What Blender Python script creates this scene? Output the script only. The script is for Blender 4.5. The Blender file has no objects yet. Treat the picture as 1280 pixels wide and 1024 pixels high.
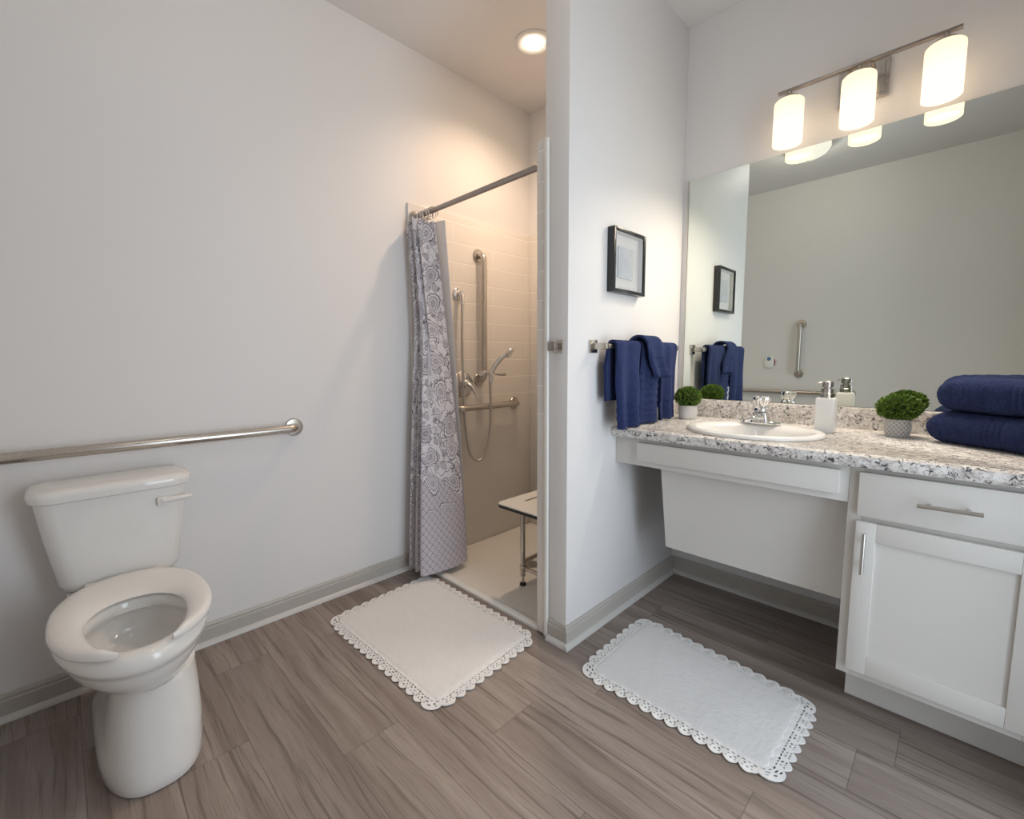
import bpy, bmesh, math, random
from mathutils import Vector, Matrix, noise
random.seed(7)
PI = math.pi
S = bpy.context.scene
COL = S.collection

# ------------------------------------------------------------------ camera, world, lights, exposure
F_PX, YAW, PITCH, ROLL = 564.74, math.radians(45.0146), math.radians(6.0892), math.radians(-0.3335)
CAM = Vector((2.1263, -1.3626, 1.1464))
fw = Vector((-math.sin(YAW)*math.cos(PITCH), math.cos(YAW)*math.cos(PITCH), -math.sin(PITCH)))
rt = Vector((math.cos(YAW), math.sin(YAW), 0)); up = rt.cross(fw)
r2 = rt*math.cos(ROLL)+up*math.sin(ROLL); u2 = up*math.cos(ROLL)-rt*math.sin(ROLL)
cd = bpy.data.cameras.new('camera'); cam = bpy.data.objects.new('camera', cd); COL.objects.link(cam)
m = Matrix((r2, u2, -fw)).transposed().to_4x4(); m.translation = CAM; cam.matrix_world = m
cd.sensor_fit = 'HORIZONTAL'; cd.sensor_width = 36; cd.lens = F_PX*36/1280; cd.clip_start = .02
S.camera = cam
W = bpy.data.worlds.new('world'); S.world = W; W.use_nodes = True
W.node_tree.nodes['Background'].inputs[0].default_value = (.75, .87, 1, 1)
W.node_tree.nodes['Background'].inputs[1].default_value = 1.0
S.view_settings.view_transform = 'Standard'; S.view_settings.look = 'None'
S.view_settings.exposure = 0.35; S.view_settings.gamma = 1; S.view_settings.use_curve_mapping = False
VANITY_W, DOME_W, SHOWER_W, DAY_W = 3.5, 10.0, 38.0, 18.5
def lamp(name, kind, loc, power, color, parent=None, rot=None, **kw):
    l = bpy.data.lights.new(name, kind); l.energy = power; l.color = color
    for k, v in kw.items(): setattr(l, k, v)
    o = bpy.data.objects.new(name, l); COL.objects.link(o); o.location = loc
    if rot: o.rotation_euler = rot
    if parent: o.parent = parent; o.location = Vector(loc)-WL[parent.name]
    return o
lamp('daylight', 'AREA', (3.15, -.32, 1.15), DAY_W, (.80, .90, 1), rot=(0, PI/2, 0), shape='RECTANGLE', size=2.0, size_y=.9)

# ------------------------------------------------------------------ room dimensions (metres)
H, D, XP, XS, YB, XR = 2.744, .935, 1.0625, .95, -1.708, 2.50
HB = .087
ZC = .864            # counter top
WL = {}              # world location of each thing

# ------------------------------------------------------------------ node helpers
class NT:
    def __init__(s, name):
        s.m = bpy.data.materials.new(name); s.m.use_nodes = True; s.t = s.m.node_tree; s.p = s.t.nodes['Principled BSDF']
    def n(s, typ, ins=None, **kw):
        nd = s.t.nodes.new(typ)
        for k, v in kw.items(): setattr(nd, k, v)
        for k, v in (ins or {}).items(): s.set(nd.inputs[k], v)
        return nd
    def set(s, sock, v):
        if isinstance(v, bpy.types.NodeSocket): s.t.links.new(v, sock)
        elif hasattr(sock.default_value, '__len__') and len(sock.default_value) == 4 and len(v) == 3: sock.default_value = (*v, 1)
        else: sock.default_value = v
    def math(s, op, a, b=0.0, c=None, clamp=False):
        nd = s.n('ShaderNodeMath', {0: a, 1: b}, operation=op, use_clamp=clamp)
        if c is not None: s.set(nd.inputs[2], c)
        return nd.outputs[0]
    def sm(s, x, a, b):
        return s.n('ShaderNodeMapRange', {0: x, 1: a, 2: b, 3: 0.0, 4: 1.0}, interpolation_type='SMOOTHSTEP').outputs[0]
    def mix(s, f, a, b):
        nd = s.n('ShaderNodeMix', data_type='RGBA'); s.set(nd.inputs[0], f); s.set(nd.inputs[6], a); s.set(nd.inputs[7], b); return nd.outputs[2]
    def noise(s, vec, scale, detail=3, rough=.55, dist=0.0, out=0):
        return s.n('ShaderNodeTexNoise', {'Vector': vec, 'Scale': scale, 'Detail': detail, 'Roughness': rough, 'Distortion': dist}).outputs[out]
    def obj(s): return s.n('ShaderNodeTexCoord').outputs['Object']
    def geo(s): return s.n('ShaderNodeNewGeometry').outputs['Position']
    def uv(s, name='UVMap'): return s.n('ShaderNodeUVMap', uv_map=name).outputs[0]
    def scale(s, vec, sc, loc=(0, 0, 0)):
        nd = s.n('ShaderNodeMapping', {0: vec}); nd.inputs[3].default_value = sc; nd.inputs[1].default_value = loc; return nd.outputs[0]
    def xyz(s, vec): return s.n('ShaderNodeSeparateXYZ', {0: vec}).outputs
    def comb(s, x, y, z=0.0): return s.n('ShaderNodeCombineXYZ', {0: x, 1: y, 2: z}).outputs[0]
    def ramp(s, f, stops):
        nd = s.n('ShaderNodeValToRGB', {0: f}); e = nd.color_ramp.elements
        while len(e) < len(stops): e.new(.5)
        for el, (p, c) in zip(e, stops): el.position = p; el.color = (*c, 1)
        return nd.outputs[0]
    def bump(s, h, strength=.3, dist=.002):
        b = s.n('ShaderNodeBump', {'Height': h, 'Strength': strength, 'Distance': dist}); s.set(s.p.inputs['Normal'], b.outputs[0]); return b
    def base(s, c, rough=.5, metal=0.0, spec=None):
        s.set(s.p.inputs['Base Color'], c); s.set(s.p.inputs['Roughness'], rough); s.p.inputs['Metallic'].default_value = metal
        if spec is not None: s.p.inputs['Specular IOR Level'].default_value = spec
        return s

def plain(name, c, rough=.5, metal=0.0, spec=None, bump=None, vary=.04, vscale=6.0):
    t = NT(name)
    v = t.noise(t.geo(), vscale, 3)
    lo = tuple(x*(1-vary) for x in c); hi = tuple(min(1, x*(1+vary)) for x in c)
    t.base(t.mix(v, lo, hi), rough, metal, spec)
    if bump: t.bump(t.noise(t.geo(), bump[0], 3), bump[1], bump[2])
    return t.m

M = {}
M['wall'] = plain('wall_paint', (.78, .763, .752), .55, bump=(260, .08, .001), vary=.012, vscale=2)
M['ceiling'] = plain('ceiling_paint', (.76, .742, .73), .8, bump=(200, .08, .001), vary=.012, vscale=2)
M['base'] = plain('baseboard_paint', (.48, .45, .41), .4, vary=.03)
M['shoe'] = plain('shoe_paint', (.60, .585, .555), .35, vary=.03)
M['china'] = plain('vitreous_china', (.80, .79, .77), .08, spec=.6, vary=.01)
M['seat'] = plain('seat_plastic', (.82, .80, .775), .2, vary=.01)
M['acryl'] = plain('pan_acrylic', (.80, .78, .73), .35, vary=.03)
M['cab'] = plain('cabinet_white', (.69, .668, .63), .35, vary=.015)
M['cabin'] = plain('cabinet_shadow_gap', (.45, .40, .35), .6)
M['black'] = plain('black_plastic', (.012, .012, .012), .4)
M['frameblk'] = plain('black_frame_lacquer', (.012, .012, .014), .25, spec=.6)
M['paper'] = plain('mat_paper', (.74, .73, .71), .8, vary=.02)
M['relief'] = plain('relief_paper', (.62, .64, .66), .7, vary=.12, vscale=60)
M['ceramic'] = plain('white_ceramic', (.88, .87, .85), .3, vary=.01)
M['core'] = plain('phenolic_edge', (.02, .018, .016), .5)
M['red'] = plain('red_plastic', (.35, .03, .03), .4)
M['blue'] = plain('blue_button', (.10, .22, .38), .4)
M['rug'] = None
t = NT('liner_vinyl'); t.base((.78, .79, .82), .4)
tl_ = t.n('ShaderNodeBsdfTranslucent', {0: (.82, .83, .86)}); mx = t.n('ShaderNodeMixShader', {0: .45, 1: t.p.outputs[0], 2: tl_.outputs[0]}); t.t.links.new(mx.outputs[0], t.t.nodes['Material Output'].inputs[0]); M['liner'] = t.m
def metal(name, c, rough, streak=True):
    t = NT(name)
    t.base(c, rough, 1.0)
    if streak:
        n = t.noise(t.scale(t.geo(), (90, 90, 90)), 4, 3)
        t.set(t.p.inputs['Roughness'], t.math('MULTIPLY_ADD', n, .04, rough-.02))
    return t.m
M['nickel'] = metal('brushed_nickel', (.56, .52, .47), .27)
M['steel'] = metal('satin_steel', (.62, .60, .57), .3)
M['chrome'] = metal('chrome', (.80, .80, .80), .07, False)
M['dark_nickel'] = metal('dark_nickel', (.36, .32, .29), .3)
t = NT('mirror_silver'); t.base((.81, .86, .82), .0, 1.0); t.set(t.p.inputs['Roughness'], t.math('MULTIPLY', t.noise(t.geo(), 3), .004)); M['mirror'] = t.m
t = NT('picture_glass'); t.base((1, 1, 1), .02); t.p.inputs['Transmission Weight'].default_value = 1; t.p.inputs['IOR'].default_value = 1.02
M['glass'] = t.m
# lit lamp glass
def lampglass(name, col, strength, z0=None, z1=None, transp=.5):
    t = NT(name); out = t.t.nodes['Material Output']
    e = t.n('ShaderNodeEmission', {0: col, 1: strength})
    if z0 is not None:
        z = t.xyz(t.geo())[2]
        f = t.sm(z, z0, z1)
        t.set(e.inputs[1], t.n('ShaderNodeMapRange', {0: f, 1: 0.0, 2: 1.0, 3: strength, 4: strength*.7}).outputs[0])
    tr = t.n('ShaderNodeBsdfTransparent'); mx = t.n('ShaderNodeMixShader', {0: transp, 1: e.outputs[0], 2: tr.outputs[0]})
    t.t.links.new(mx.outputs[0], out.inputs[0]); return t.m
M['shade'] = lampglass('lit_opal_shade', (1, .77, .52), 1.5, 2.09, 2.225, .0)
M['dome'] = lampglass('lit_opal_dome', (1, .93, .80), 1.0, None, None, .4)
M['bulb'] = lampglass('lit_bulb', (1, .85, .62), 20, None, None, .0)

# tiles pressed into the shower wall panels
t = NT('surround_acrylic'); g = t.xyz(t.geo())
v = t.comb(t.math('ADD', g[0], g[1]), t.math('SUBTRACT', g[2], .054))
br = t.n('ShaderNodeTexBrick', {'Vector': v, 'Scale': 1.0, 'Mortar Size': .0045, 'Mortar Smooth': .6, 'Brick Width': .60, 'Row Height': .1107})
mask = t.math('MULTIPLY', br.outputs['Fac'], t.sm(g[2], .925, .935))
t.base(t.mix(mask, (.76, .725, .68), (.86, .825, .785)), .22); t.bump(t.math('SUBTRACT', 1.0, mask), .35, .003); M['surround'] = t.m

# floor planks
t = NT('vinyl_planks'); uv = t.xyz(t.uv()); rn = t.xyz(t.uv('Rand'))
px = t.math('ADD', uv[0], t.math('MULTIPLY', rn[0], 37.0)); py = t.math('ADD', uv[1], t.math('MULTIPLY', rn[1], 19.0))
v = t.comb(px, py)
warp = t.noise(t.scale(v, (1.6, 5.5, 1)), 1.0, 2, out=1)
v2 = t.n('ShaderNodeVectorMath', {0: v, 1: t.n('ShaderNodeVectorMath', {0: warp, 3: .07}, operation='SCALE').outputs[0]}, operation='ADD').outputs[0]
broad = t.noise(t.scale(v2, (.9, 13, 1)), 1.0, 3, .5)
cath = t.noise(t.scale(v2, (1.8, 58, 1)), 1.0, 4, .6)
fine = t.noise(t.scale(v, (9, 330, 1)), 1.0, 4, .65)
c = t.ramp(broad, [(.28, (.175, .136, .116)), (.44, (.275, .224, .195)), (.58, (.335, .280, .246)), (.76, (.44, .378, .335))])
c = t.mix(t.math('MULTIPLY', t.sm(cath, .52, .66), .65), c, (.10, .075, .062))
c = t.mix(t.math('MULTIPLY', t.sm(fine, .45, .72), .5), c, (.13, .10, .085))
c = t.mix(t.math('MULTIPLY', rn[0], .22), c, t.mix(rn[1], (.235, .19, .165), (.375, .318, .28)))
e = t.math('MINIMUM', t.math('MINIMUM', uv[0], t.math('SUBTRACT', rn[2], uv[0])), t.math('MINIMUM', uv[1], t.math('SUBTRACT', .18, uv[1])))
seam = t.math('SUBTRACT', 1.0, t.sm(uv[2], 0.0, 1.0))
M_floor_t = (t, c, fine, uv)
def finish_floor():
    t, c, fine, uv = M_floor_t
    ed = t.xyz(t.uv('Edge'))
    d = t.math('MINIMUM', t.math('MINIMUM', uv[0], ed[0]), t.math('MINIMUM', uv[1], ed[1]))
    s = t.math('SUBTRACT', 1.0, t.sm(d, .0004, .0016))
    t.base(t.mix(t.math('MULTIPLY', s, .6), c, (.09, .068, .055)), t.math('MULTIPLY_ADD', fine, .12, .40), spec=.35)
    t.bump(t.math('SUBTRACT', t.math('MULTIPLY', fine, -.35), s), .22, .0012); return t.m
M['floor'] = finish_floor()

# granite-look laminate
t = NT('speckled_laminate'); g = t.geo()
n1 = t.noise(g, 42, 5, .6, .6); n2 = t.noise(g, 120, 4, .6); n3 = t.noise(t.scale(g, (1, 1, 1), (7, 3, 2)), 80, 5, .65, 1.2)
n4 = t.noise(t.scale(g, (1, 1, 1), (3, 9, 1)), 24, 4, .6, .8)
c = t.ramp(n1, [(.30, (.46, .42, .39)), (.46, (.68, .635, .60)), (.58, (.80, .775, .745)), (.75, (.86, .84, .82))])
c = t.mix(t.math('MULTIPLY', t.sm(n2, .54, .64), .55), c, (.27, .255, .25))
c = t.mix(t.math('MULTIPLY', t.sm(n3, .555, .60), .95), c, (.055, .058, .07))
c = t.mix(t.math('MULTIPLY', t.sm(n4, .60, .72), .55), c, (.22, .215, .235))
t.base(c, .22); M['granite'] = t.m

# navy terry
def terry(name, col, hi):
    t = NT(name); g = t.geo(); n = t.math('ADD', t.math('MULTIPLY', t.noise(g, 420, 3, .7), .5), t.math('MULTIPLY', t.noise(g, 190, 3, .7), .5)); n2 = t.noise(g, 28, 3)
    t.base(t.mix(t.math('MULTIPLY', t.sm(n, .46, .62), .55), t.mix(n2, tuple(x*.75 for x in col), col), hi), .95, spec=.1)
    t.p.inputs['Sheen Weight'].default_value = .2; t.p.inputs['Sheen Roughness'].default_value = .5; t.p.inputs['Sheen Tint'].default_value = (.35, .42, .75, 1)
    t.bump(n, 1.0, .008); return t.m
M['terry'] = terry('navy_terry', (.020, .032, .105), (.050, .068, .185))
M['woven'] = terry('navy_woven_band', (.022, .036, .12), (.045, .06, .16))
# white tufted cotton
t = NT('white_tufted_cotton'); g = t.geo(); n = t.noise(g, 330, 3, .7); n2 = t.noise(t.scale(g, (1, 2.2, 1)), 22, 4)
t.base(t.mix(n2, (.80, .785, .775), (.86, .85, .84)), .95, spec=.1); t.bump(t.math('ADD', n, t.math('MULTIPLY', n2, .15)), .6, .004); M['rug'] = t.m
M['crochet'] = plain('white_crochet', (.85, .84, .825), .9, bump=(500, .7, .002), vary=.03, vscale=60)
M['pot'] = plain('white_pot', (.74, .72, .69), .5, vary=.02)
t = NT('grey_glazed_pot'); n = t.noise(t.geo(), 60); t.base(t.mix(n, (.40, .375, .345), (.50, .47, .44)), .5); M['potgrey'] = t.m
t = NT('pot_white_lattice'); t.base(t.mix(t.noise(t.geo(), 60), (.70, .68, .65), (.78, .76, .73)), .45); M['potlat'] = t.m
t = NT('boxwood_leaves'); g = t.geo(); n = t.noise(g, 150, 2); n2 = t.noise(g, 34, 2)
c = t.mix(n, (.045, .11, .01), (.26, .38, .05)); t.base(t.mix(t.math('MULTIPLY', n2, .6), c, (.075, .17, .02)), .5); M['leaf'] = t.m
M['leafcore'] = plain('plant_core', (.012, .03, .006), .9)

# ------------------------------------------------------------------ paisley curtain cloth
t = NT('paisley_cloth'); uv = t.uv(); U = t.xyz(uv)
wv = t.noise(uv, 9.0, 2, out=1)
uvw = t.n('ShaderNodeVectorMath', {0: uv, 1: t.n('ShaderNodeVectorMath', {0: wv, 3: .010}, operation='SCALE').outputs[0]}, operation='ADD').outputs[0]
def drops(scale, rnd, k, size):
    """distance field of randomly turned teardrops, one per cell: 0 at the heart, 1 at the rim"""
    sc = t.scale(uvw, (scale, scale, 0))
    vo = t.n('ShaderNodeTexVoronoi', {'Vector': sc, 'Scale': 1.0, 'Randomness': rnd}, voronoi_dimensions='2D')
    d = t.n('ShaderNodeVectorMath', {0: sc, 1: vo.outputs['Position']}, operation='SUBTRACT').outputs[0]
    cc = t.xyz(vo.outputs['Color']); ang = t.math('MULTIPLY', cc[0], 6.283)
    q = t.xyz(d); ca = t.math('COSINE', ang); sa = t.math('SINE', ang)
    x = t.math('SUBTRACT', t.math('MULTIPLY', q[0], ca), t.math('MULTIPLY', q[1], sa))
    y = t.math('ADD', t.math('MULTIPLY', q[0], sa), t.math('MULTIPLY', q[1], ca))
    x = t.math('ADD', x, t.math('MULTIPLY', t.math('MULTIPLY', y, y), k))          # hooked tail
    wdt = t.math('SUBTRACT', .62, t.math('MULTIPLY', y, .95), clamp=False); wdt = t.math('MAXIMUM', wdt, .12)
    r = t.math('SQRT', t.math('ADD', t.math('POWER', t.math('ABSOLUTE', t.math('DIVIDE', x, wdt)), 2.0), t.math('MULTIPLY', t.math('MULTIPLY', y, y), 1.3)))
    return t.math('DIVIDE', r, size), cc, t.math('ARCTAN2', x, y)
def band(x, a, b, s=.03):
    return t.math('MULTIPLY', t.sm(x, a-s, a+s), t.math('SUBTRACT', 1.0, t.sm(x, b-s, b+s)))
WHT, LIL, GRY, DRK = (.72, .70, .735), (.47, .435, .48), (.33, .305, .345), (.15, .135, .165)
c = WHT
lf, lc, la = drops(14.0, .65, .35, .40)                                                # little leaves in the ground
c = t.mix(t.math('MULTIPLY', t.math('SUBTRACT', 1.0, t.sm(lf, .80, .92)), t.math('MULTIPLY_ADD', lc[1], .6, .35)), c, LIL)
c = t.mix(t.math('MULTIPLY', band(lf, .82, 1.0), .75), c, DRK)
c = t.mix(t.math('MULTIPLY', band(lf, .30, .42), .7), c, GRY)
vn = t.noise(uv, 16, 2, .5); c = t.mix(t.math('MULTIPLY', band(vn, .485, .515, .008), .8), c, GRY)   # winding stems
vn = t.noise(t.scale(uv, (1, 1, 1), (3.3, 1.7, 0)), 11, 2, .5); c = t.mix(t.math('MULTIPLY', band(vn, .49, .51, .006), .9), c, DRK)
r, cc, an = drops(6.4, .5, 1.0, .42)                                                # the large paisleys
scal = t.math('MULTIPLY', t.math('SINE', t.math('MULTIPLY', an, 14.0)), .04)
rr = t.math('ADD', r, scal)
inside = t.math('SUBTRACT', 1.0, t.sm(rr, 1.0, 1.05))
p = t.mix(t.math('MULTIPLY', cc[1], .9), LIL, WHT)
p = t.mix(band(rr, .92, 1.02, .02), p, DRK)
p = t.mix(band(rr, .78, .90, .02), p, WHT)
p = t.mix(t.math('MULTIPLY', band(r, .62, .74, .02), .9), p, GRY)
p = t.mix(t.math('MULTIPLY', band(r, .30, .56, .03), t.sm(t.math('SINE', t.math('MULTIPLY', an, 9.0)), -.1, .3)), p, LIL)
p = t.mix(band(r, .20, .28, .02), p, DRK); p = t.mix(t.math('SUBTRACT', 1.0, t.sm(r, .08, .14)), p, GRY)
c = t.mix(inside, c, p)
# scale-like lower border
uu = t.math('MULTIPLY', U[0], 27.0); vv = t.math('MULTIPLY', U[1], 23.0)
s1 = t.math('MULTIPLY', t.math('SINE', t.math('MULTIPLY', t.math('ADD', uu, vv), PI)), t.math('SINE', t.math('MULTIPLY', t.math('SUBTRACT', uu, vv), PI)))
lo = t.mix(t.sm(t.math('ABSOLUTE', s1), .12, .45), (.40, .36, .395), (.60, .56, .595))
lo = t.mix(t.math('MULTIPLY', t.sm(t.math('ABSOLUTE', s1), .70, .92), .55), lo, (.40, .36, .40))
lo = t.mix(t.math('MULTIPLY', t.sm(t.noise(uv, 120, 2), .55, .7), .4), lo, (.60, .57, .61))
edge = t.math('ADD', U[1], t.math('ADD', t.math('MULTIPLY', t.math('SINE', t.math('MULTIPLY', U[0], 13.0)), .09), t.math('MULTIPLY', t.math('SUBTRACT', t.noise(uv, 10), .5), .10)))
isl = t.math('SUBTRACT', 1.0, t.sm(edge, .475, .485))
isl = t.math('MULTIPLY', isl, t.math('SUBTRACT', 1.0, t.math('MULTIPLY', inside, t.sm(U[1], .30, .44))))
c = t.mix(isl, c, lo)
t.base(c, .8, spec=.15); t.p.inputs['Sheen Weight'].default_value = .1; t.bump(t.noise(uv, 700, 2), .15, .001); M['paisley'] = t.m

# ------------------------------------------------------------------ mesh helpers
class MB:
    def __init__(s): s.bm = bmesh.new(); s.uvl = None
    def add_faces(s, rings, closed=True, cap0=False, cap1=False):
        """rings: lists of points with equal length, bridged in order"""
        vs = [[s.bm.verts.new(p) for p in r] for r in rings]; n = len(rings[0])
        for a, b in zip(vs, vs[1:]):
            for i in range(n if closed else n-1):
                j = (i+1) % n
                try: s.bm.faces.new((a[i], a[j], b[j], b[i]))
                except ValueError: pass
        if cap0: s.bm.faces.new(list(reversed(vs[0])))
        if cap1: s.bm.faces.new(vs[-1])
        return s
    def box(s, x0, x1, y0, y1, z0, z1, bev=0, seg=2):
        b = bmesh.new(); bmesh.ops.create_cube(b, size=1)
        for v in b.verts: v.co = Vector(((x0+x1)/2+v.co.x*(x1-x0), (y0+y1)/2+v.co.y*(y1-y0), (z0+z1)/2+v.co.z*(z1-z0)))
        if bev: bmesh.ops.bevel(b, geom=b.edges[:], offset=bev, segments=seg, affect='EDGES', profile=.5)
        s.join(b); return s
    def join(s, b, mat=None):
        if mat is not None: bmesh.ops.transform(b, matrix=mat, verts=b.verts)
        me = bpy.data.meshes.new('tmp'); b.to_mesh(me); b.free(); s.bm.from_mesh(me); bpy.data.meshes.remove(me)
    def tube(s, pts, r, seg=16, caps=True, smooth=0):
        pts = [Vector(p) for p in pts]
        if smooth: pts = catmull(pts, smooth)
        rad = r if callable(r) else (lambda f: r)
        tg = [(pts[min(i+1, len(pts)-1)]-pts[max(i-1, 0)]).normalized() for i in range(len(pts))]
        nrm = tg[0].orthogonal().normalized(); rings = []
        for i, p in enumerate(pts):
            nrm = (nrm-tg[i]*nrm.dot(tg[i])).normalized(); b = tg[i].cross(nrm); rr = rad(i/(len(pts)-1))
            rings.append([p+(nrm*math.cos(a)+b*math.sin(a))*rr for a in (2*PI*k/seg for k in range(seg))])
        return s.add_faces(rings, True, caps, caps)
    def lathe(s, prof, c, axis='z', seg=40, sx=1, sy=1):
        """prof: (radius, height) pairs around axis through c"""
        rings = []
        for r, h in prof:
            ring = []
            for k in range(seg):
                a = 2*PI*k/seg; u, v = math.cos(a)*max(r, 1e-4)*sx, math.sin(a)*max(r, 1e-4)*sy
                q = {'z': (u, v, h), 'x': (h, u, v), 'y': (v, h, u), '-z': (v, u, -h), '-y': (u, -h, v)}[axis]
                ring.append(Vector(c)+Vector(q))
            rings.append(ring)
        return s.add_faces(rings, True, True, True)
    def poly(s, pts, axis, a, b, bev=0):
        """extrude a 2-D outline along axis from a to b"""
        f = {'x': lambda p, h: (h, p[0], p[1]), 'y': lambda p, h: (p[0], h, p[1]), 'z': lambda p, h: (p[0], p[1], h)}[axis]
        return s.add_faces([[f(p, a) for p in pts], [f(p, b) for p in pts]], True, True, True)
    def sheet(s, P, thick, uv=None):
        """grid of points P[i][j] thickened to both sides"""
        nu, nv = len(P), len(P[0]); N = [[None]*nv for _ in range(nu)]
        for i in range(nu):
            for j in range(nv):
                du = P[min(i+1, nu-1)][j]-P[max(i-1, 0)][j]; dv = P[i][min(j+1, nv-1)]-P[i][max(j-1, 0)]
                n = du.cross(dv); N[i][j] = n.normalized() if n.length > 1e-9 else Vector((0, 0, 1))
        lay = s.bm.loops.layers.uv.get('UVMap') or s.bm.loops.layers.uv.new('UVMap')
        A = [[s.bm.verts.new(P[i][j]+N[i][j]*thick/2) for j in range(nv)] for i in range(nu)]
        B = [[s.bm.verts.new(P[i][j]-N[i][j]*thick/2) for j in range(nv)] for i in range(nu)]
        def face(vs, ij):
            try: f = s.bm.faces.new(vs)
            except ValueError: return
            if uv:
                for l, (i, j) in zip(f.loops, ij): l[lay].uv = uv[i][j]
        for i in range(nu-1):
            for j in range(nv-1):
                q = [(i, j), (i+1, j), (i+1, j+1), (i, j+1)]
                face([A[a][b] for a, b in q], q); face([B[a][b] for a, b in reversed(q)], list(reversed(q)))
        edge = [(i, 0) for i in range(nu)]+[(nu-1, j) for j in range(1, nv)]+[(i, nv-1) for i in range(nu-2, -1, -1)]+[(0, j) for j in range(nv-2, 0, -1)]
        for k in range(len(edge)):
            a, b = edge[k], edge[(k+1) % len(edge)]
            face([A[b[0]][b[1]], A[a[0]][a[1]], B[a[0]][a[1]], B[b[0]][b[1]]], [b, a, a, b])
        return s
    def build(s, name, mat, parent=None, smooth=True, angle=40, recalc=True, label=None):
        if recalc: bmesh.ops.recalc_face_normals(s.bm, faces=s.bm.faces)
        me = bpy.data.meshes.new(name); 
        off = WL[parent.name] if parent else Vector()
        bmesh.ops.translate(s.bm, vec=-off, verts=s.bm.verts)
        s.bm.to_mesh(me); s.bm.free(); me.materials.append(mat)
        if smooth:
            me.polygons.foreach_set('use_smooth', [True]*len(me.polygons)); me.set_sharp_from_angle(angle=math.radians(angle))
        o = bpy.data.objects.new(name, me); COL.objects.link(o); WL[o.name] = off.copy()
        if parent: o.parent = parent
        if label: o['label'] = label
        return o
def catmull(p, n):
    out = []; q = [p[0]*2-p[1]]+p+[p[-1]*2-p[-2]]
    for i in range(1, len(q)-2):
        for k in range(n):
            t = k/n; a, b, c, d = q[i-1:i+3]
            out.append(.5*((2*b)+(c-a)*t+(2*a-5*b+4*c-d)*t*t+(3*b-a-3*c+d)*t**3))
    return out+[p[-1]]
def rr(cx, cy, hx, hy, r, n=6):
    out = []
    for sx, sy, a0 in ((1, 1, 0), (-1, 1, 90), (-1, -1, 180), (1, -1, 270)):
        for k in range(n+1):
            a = math.radians(a0+90*k/n); out.append((cx+sx*(hx-r)+math.cos(a)*r, cy+sy*(hy-r)+math.sin(a)*r))
    return out
def thing(name, loc, label, cat, group=None):
    o = bpy.data.objects.new(name, None); COL.objects.link(o); o.location = loc; o.empty_display_size = .05
    WL[o.name] = Vector(loc); tag(o, label, cat, group); return o
def tag(o, label, cat, group=None):
    o['label'] = label; o['category'] = cat
    if group: o['group'] = group
    return o
def struct(o): o['kind'] = 'structure'; return o
def bx(*a, **k): return MB().box(*a, **k)

# ------------------------------------------------------------------ the setting
T = .1
struct(bx(-T, 0, YB-T, D+T, 0, H).build('wall_left', M['wall']))
struct(bx(0, XR, D, D+T, 0, H).build('wall_back', M['wall']))
struct(bx(XS, XP, 0, D, 0, H, bev=.003).build('wall_partition', M['wall']))
struct(bx(0, XR, YB-T, YB, 0, H).build('wall_front', M['wall']))
DY0, DY1, DZ = -.78, .14, 2.06
w = MB(); w.box(XR, XR+T, YB-T, DY0, 0, H); w.box(XR, XR+T, DY1, D+T, 0, H); w.box(XR, XR+T, DY0, DY1, DZ, H)
struct(w.build('wall_right', M['wall']))
struct(bx(-T, XR+T, YB-T, D+T, H, H+T).build('ceiling', M['ceiling']))
w = MB()
for a, b in ((DY0-.06, DY0), (DY1, DY1+.06)): w.box(XR-.015, XR, a, b, 0, DZ+.06, bev=.003)
w.box(XR-.015, XR, DY0, DY1, DZ, DZ+.06, bev=.003); struct(w.build('trim_1', M['cab']))
# floor: one mesh of plank faces, grain follows each plank
fb = bmesh.new(); l0 = fb.loops.layers.uv.new('UVMap'); l1 = fb.loops.layers.uv.new('Rand'); l2 = fb.loops.layers.uv.new('Edge')
known = {-2: .66, 0: .92, 2: 1.173, 3: 1.806, 5: 1.98, 6: 2.064, 8: 1.632, -1: .25, 1: .30, 4: 1.30, 7: 1.20}
L = 1.22; X1 = XR+T
for row in range(-6, 11):
    y0 = -.86+row*.18; y1 = y0+.18; ya, yb = max(y0, YB-T), min(y1, D+.02)
    if yb <= ya: continue
    e0 = known.get(row, random.random()*L); e0 -= math.ceil((e0+T)/L)*L
    while e0 < X1:
        xa, xb = max(e0, -T), min(e0+L, X1)
        if xb > xa:
            q = [(xa, ya), (xb, ya), (xb, yb), (xa, yb)]; vs = [fb.verts.new((x, y, 0)) for x, y in q]; f = fb.faces.new(vs); r1, r2_ = random.random(), random.random()
            for lp, (x, y) in zip(f.loops, q):
                lp[l0].uv = (x-e0, y-y0); lp[l1].uv = (r1, r2_); lp[l2].uv = (e0+L-x, y1-y)
        e0 += L
me = bpy.data.meshes.new('floor'); fb.to_mesh(me); fb.free(); me.materials.append(M['floor'])
fo = bpy.data.objects.new('floor', me); COL.objects.link(fo); struct(fo)
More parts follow.
